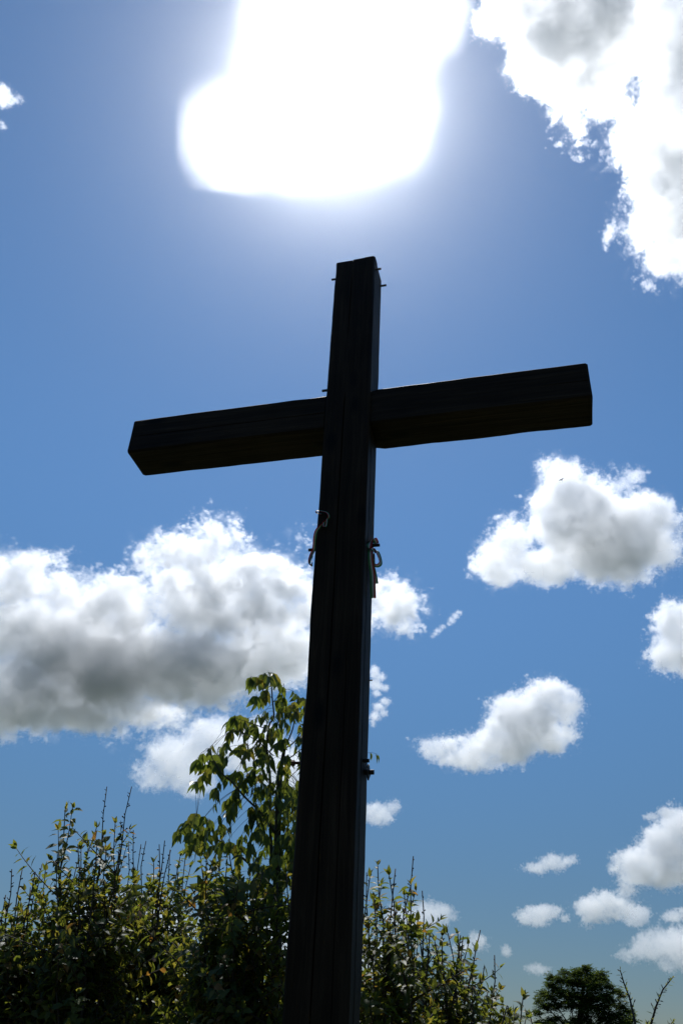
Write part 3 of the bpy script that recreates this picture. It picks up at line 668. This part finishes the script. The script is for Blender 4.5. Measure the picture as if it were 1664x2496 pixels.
    local(root, tr).build('trunk', TBARK, root); local(root, br).build('branches', TBARK, root); local(root, lf).build('crown', ELDER, root)
    tag(root, 'slender young tree with drooping yellow green leaves, half behind the post', 'tree')
young_tree()

# ------------------------------------------------------------------ the round tree far off
def far_tree():
    D = 55.0; W = lambda x, y, dd=0.0: at(1220+x/3.5315, 2200+y/3.5315, D+dd)
    base = at(1410, 2496, D); base.z = 0
    root = empty('round_tree', base); tr = MB(); lf = MB()
    top = W(700, 560); tk = [base+Vector((0, 0, -.2)), base+Vector((.1, 0, 2.2)), W(660, 1150), W(690, 900), W(710, 700), W(730, 590)]
    tr.tube(tk, [.30, .26, .2, .14, .08, .03], 8)
    pads = [(735, 560, 55, 26), (690, 590, 70, 32), (850, 610, 65, 30), (790, 640, 90, 40), (540, 600, 45, 24), (640, 600, 50, 28), (440, 640, 50, 22), (500, 660, 60, 26), (590, 680, 90, 40), (690, 690, 110, 45), (800, 710, 100, 45), (890, 650, 40, 36), (930, 720, 50, 26), (990, 760, 50, 20), (1040, 790, 35, 16), (420, 700, 45, 26), (470, 740, 80, 32), (350, 780, 50, 22), (330, 840, 36, 22), (420, 810, 70, 30), (540, 780, 90, 42), (660, 800, 110, 45), (780, 810, 110, 45), (880, 800, 80, 35), (940, 840, 60, 24), (380, 890, 70, 28), (310, 940, 42, 18), (480, 880, 80, 30), (600, 880, 90, 26), (720, 900, 80, 34), (820, 900, 90, 30), (900, 890, 60, 26), (1020, 890, 55, 26), (1090, 930, 50, 22), (1010, 960, 60, 28), (930, 970, 60, 30), (860, 990, 60, 30), (1110, 1000, 60, 30), (1040, 1030, 70, 30), (480, 990, 50, 18), (410, 1010, 60, 22), (330, 1030, 60, 18), (720, 990, 60, 40), (640, 1020, 70, 40), (560, 1050, 80, 30), (800, 1060, 90, 40), (940, 1060, 90, 40), (440, 1070, 90, 30)]
    s = D/2024/3.5315*1.0
    for (x, y, rx, ry) in pads:
        for dz in (-1, 1):
            far = dz*U(.1, 1.3)*min(1.2, 0.4+ry/40)
            c = W(x+U(-8, 8), y+U(-5, 5), far)
            # a limb runs from the trunk to the pad
            k = min(range(1, len(tk)), key=lambda i: abs(tk[i].z-(c.z-1.0))); a = tk[k]
            if U(0, 1) < .6: tr.tube(bez(a, a.lerp(c, .5)+Vector((0, 0, -.15)), c, 6), [.07, .06, .05, .04, .032, .024, .016], 5)
            n = int(rx*ry/42)+10
            for _ in range(n):
                u, v, w_ = rng.gauss(0, .33), rng.gauss(0, .27), rng.gauss(0, .34)
                p = c+Vector((u*rx*s, v*rx*s*1.1, w_*ry*s*1.25-.18*abs(u)*rx*s))
                d = Vector((U(-1, 1), U(-1, 1), U(-.6, .6))).normalized()
                tn = U(0, 1)
                # one feathery compound leaf: a rib with small leaflets on both sides
                L = U(.20, .34); A = d.cross(Vector((0, 0, 1))).normalized()
                for q in range(4):
                    pp = p+d*(L*(q+.6)/4)-Vector((0, 0, .05*(q/4)**2))
                    for sg in (-1, 1):
                        lf.leaf(pp, (A*sg+d*.35+Vector((0, 0, U(-.5, .2)))).normalized(), Vector((U(-.6, .6), U(-.6, .6), 1)), .12, .065, .3, .2, tn)
    local(root, tr).build('trunk', BARK, root); local(root, lf).build('crown', FAR, root)
    tag(root, 'dark round crowned tree standing far off at the lower right', 'tree')
far_tree()

# ------------------------------------------------------------------ a bird, a speck against the puffy cloud
def bird():
    c = EYE+ray(1367, 1170)*62.0; o = empty('bird', c, R(35)); b = MB(); wv = MB()
    b.tube([(-.14, 0, 0), (-.09, 0, 0), (-.02, 0, .01), (.06, 0, .015), (.10, 0, .02), (.13, 0, .018)], [.012, .016, .034, .036, .022, .004], 8)
    for s in (-1, 1):
        wv.add([(.05, s*.02, .02), (-.05, s*.02, .02), (.055, s*.11, .07), (-.03, s*.11, .065), (.0, s*.24, .05), (-.03, s*.23, .047)], [(0, 1, 3, 2), (2, 3, 5, 4)])
    m = plain('dark_feathers', (.02, .018, .016), .7)
    x = b.build('body', m, o); y = wv.build('wings', m, o)
    tag(o, 'tiny dark bird flying in front of the puffy cloud', 'bird')
bird()
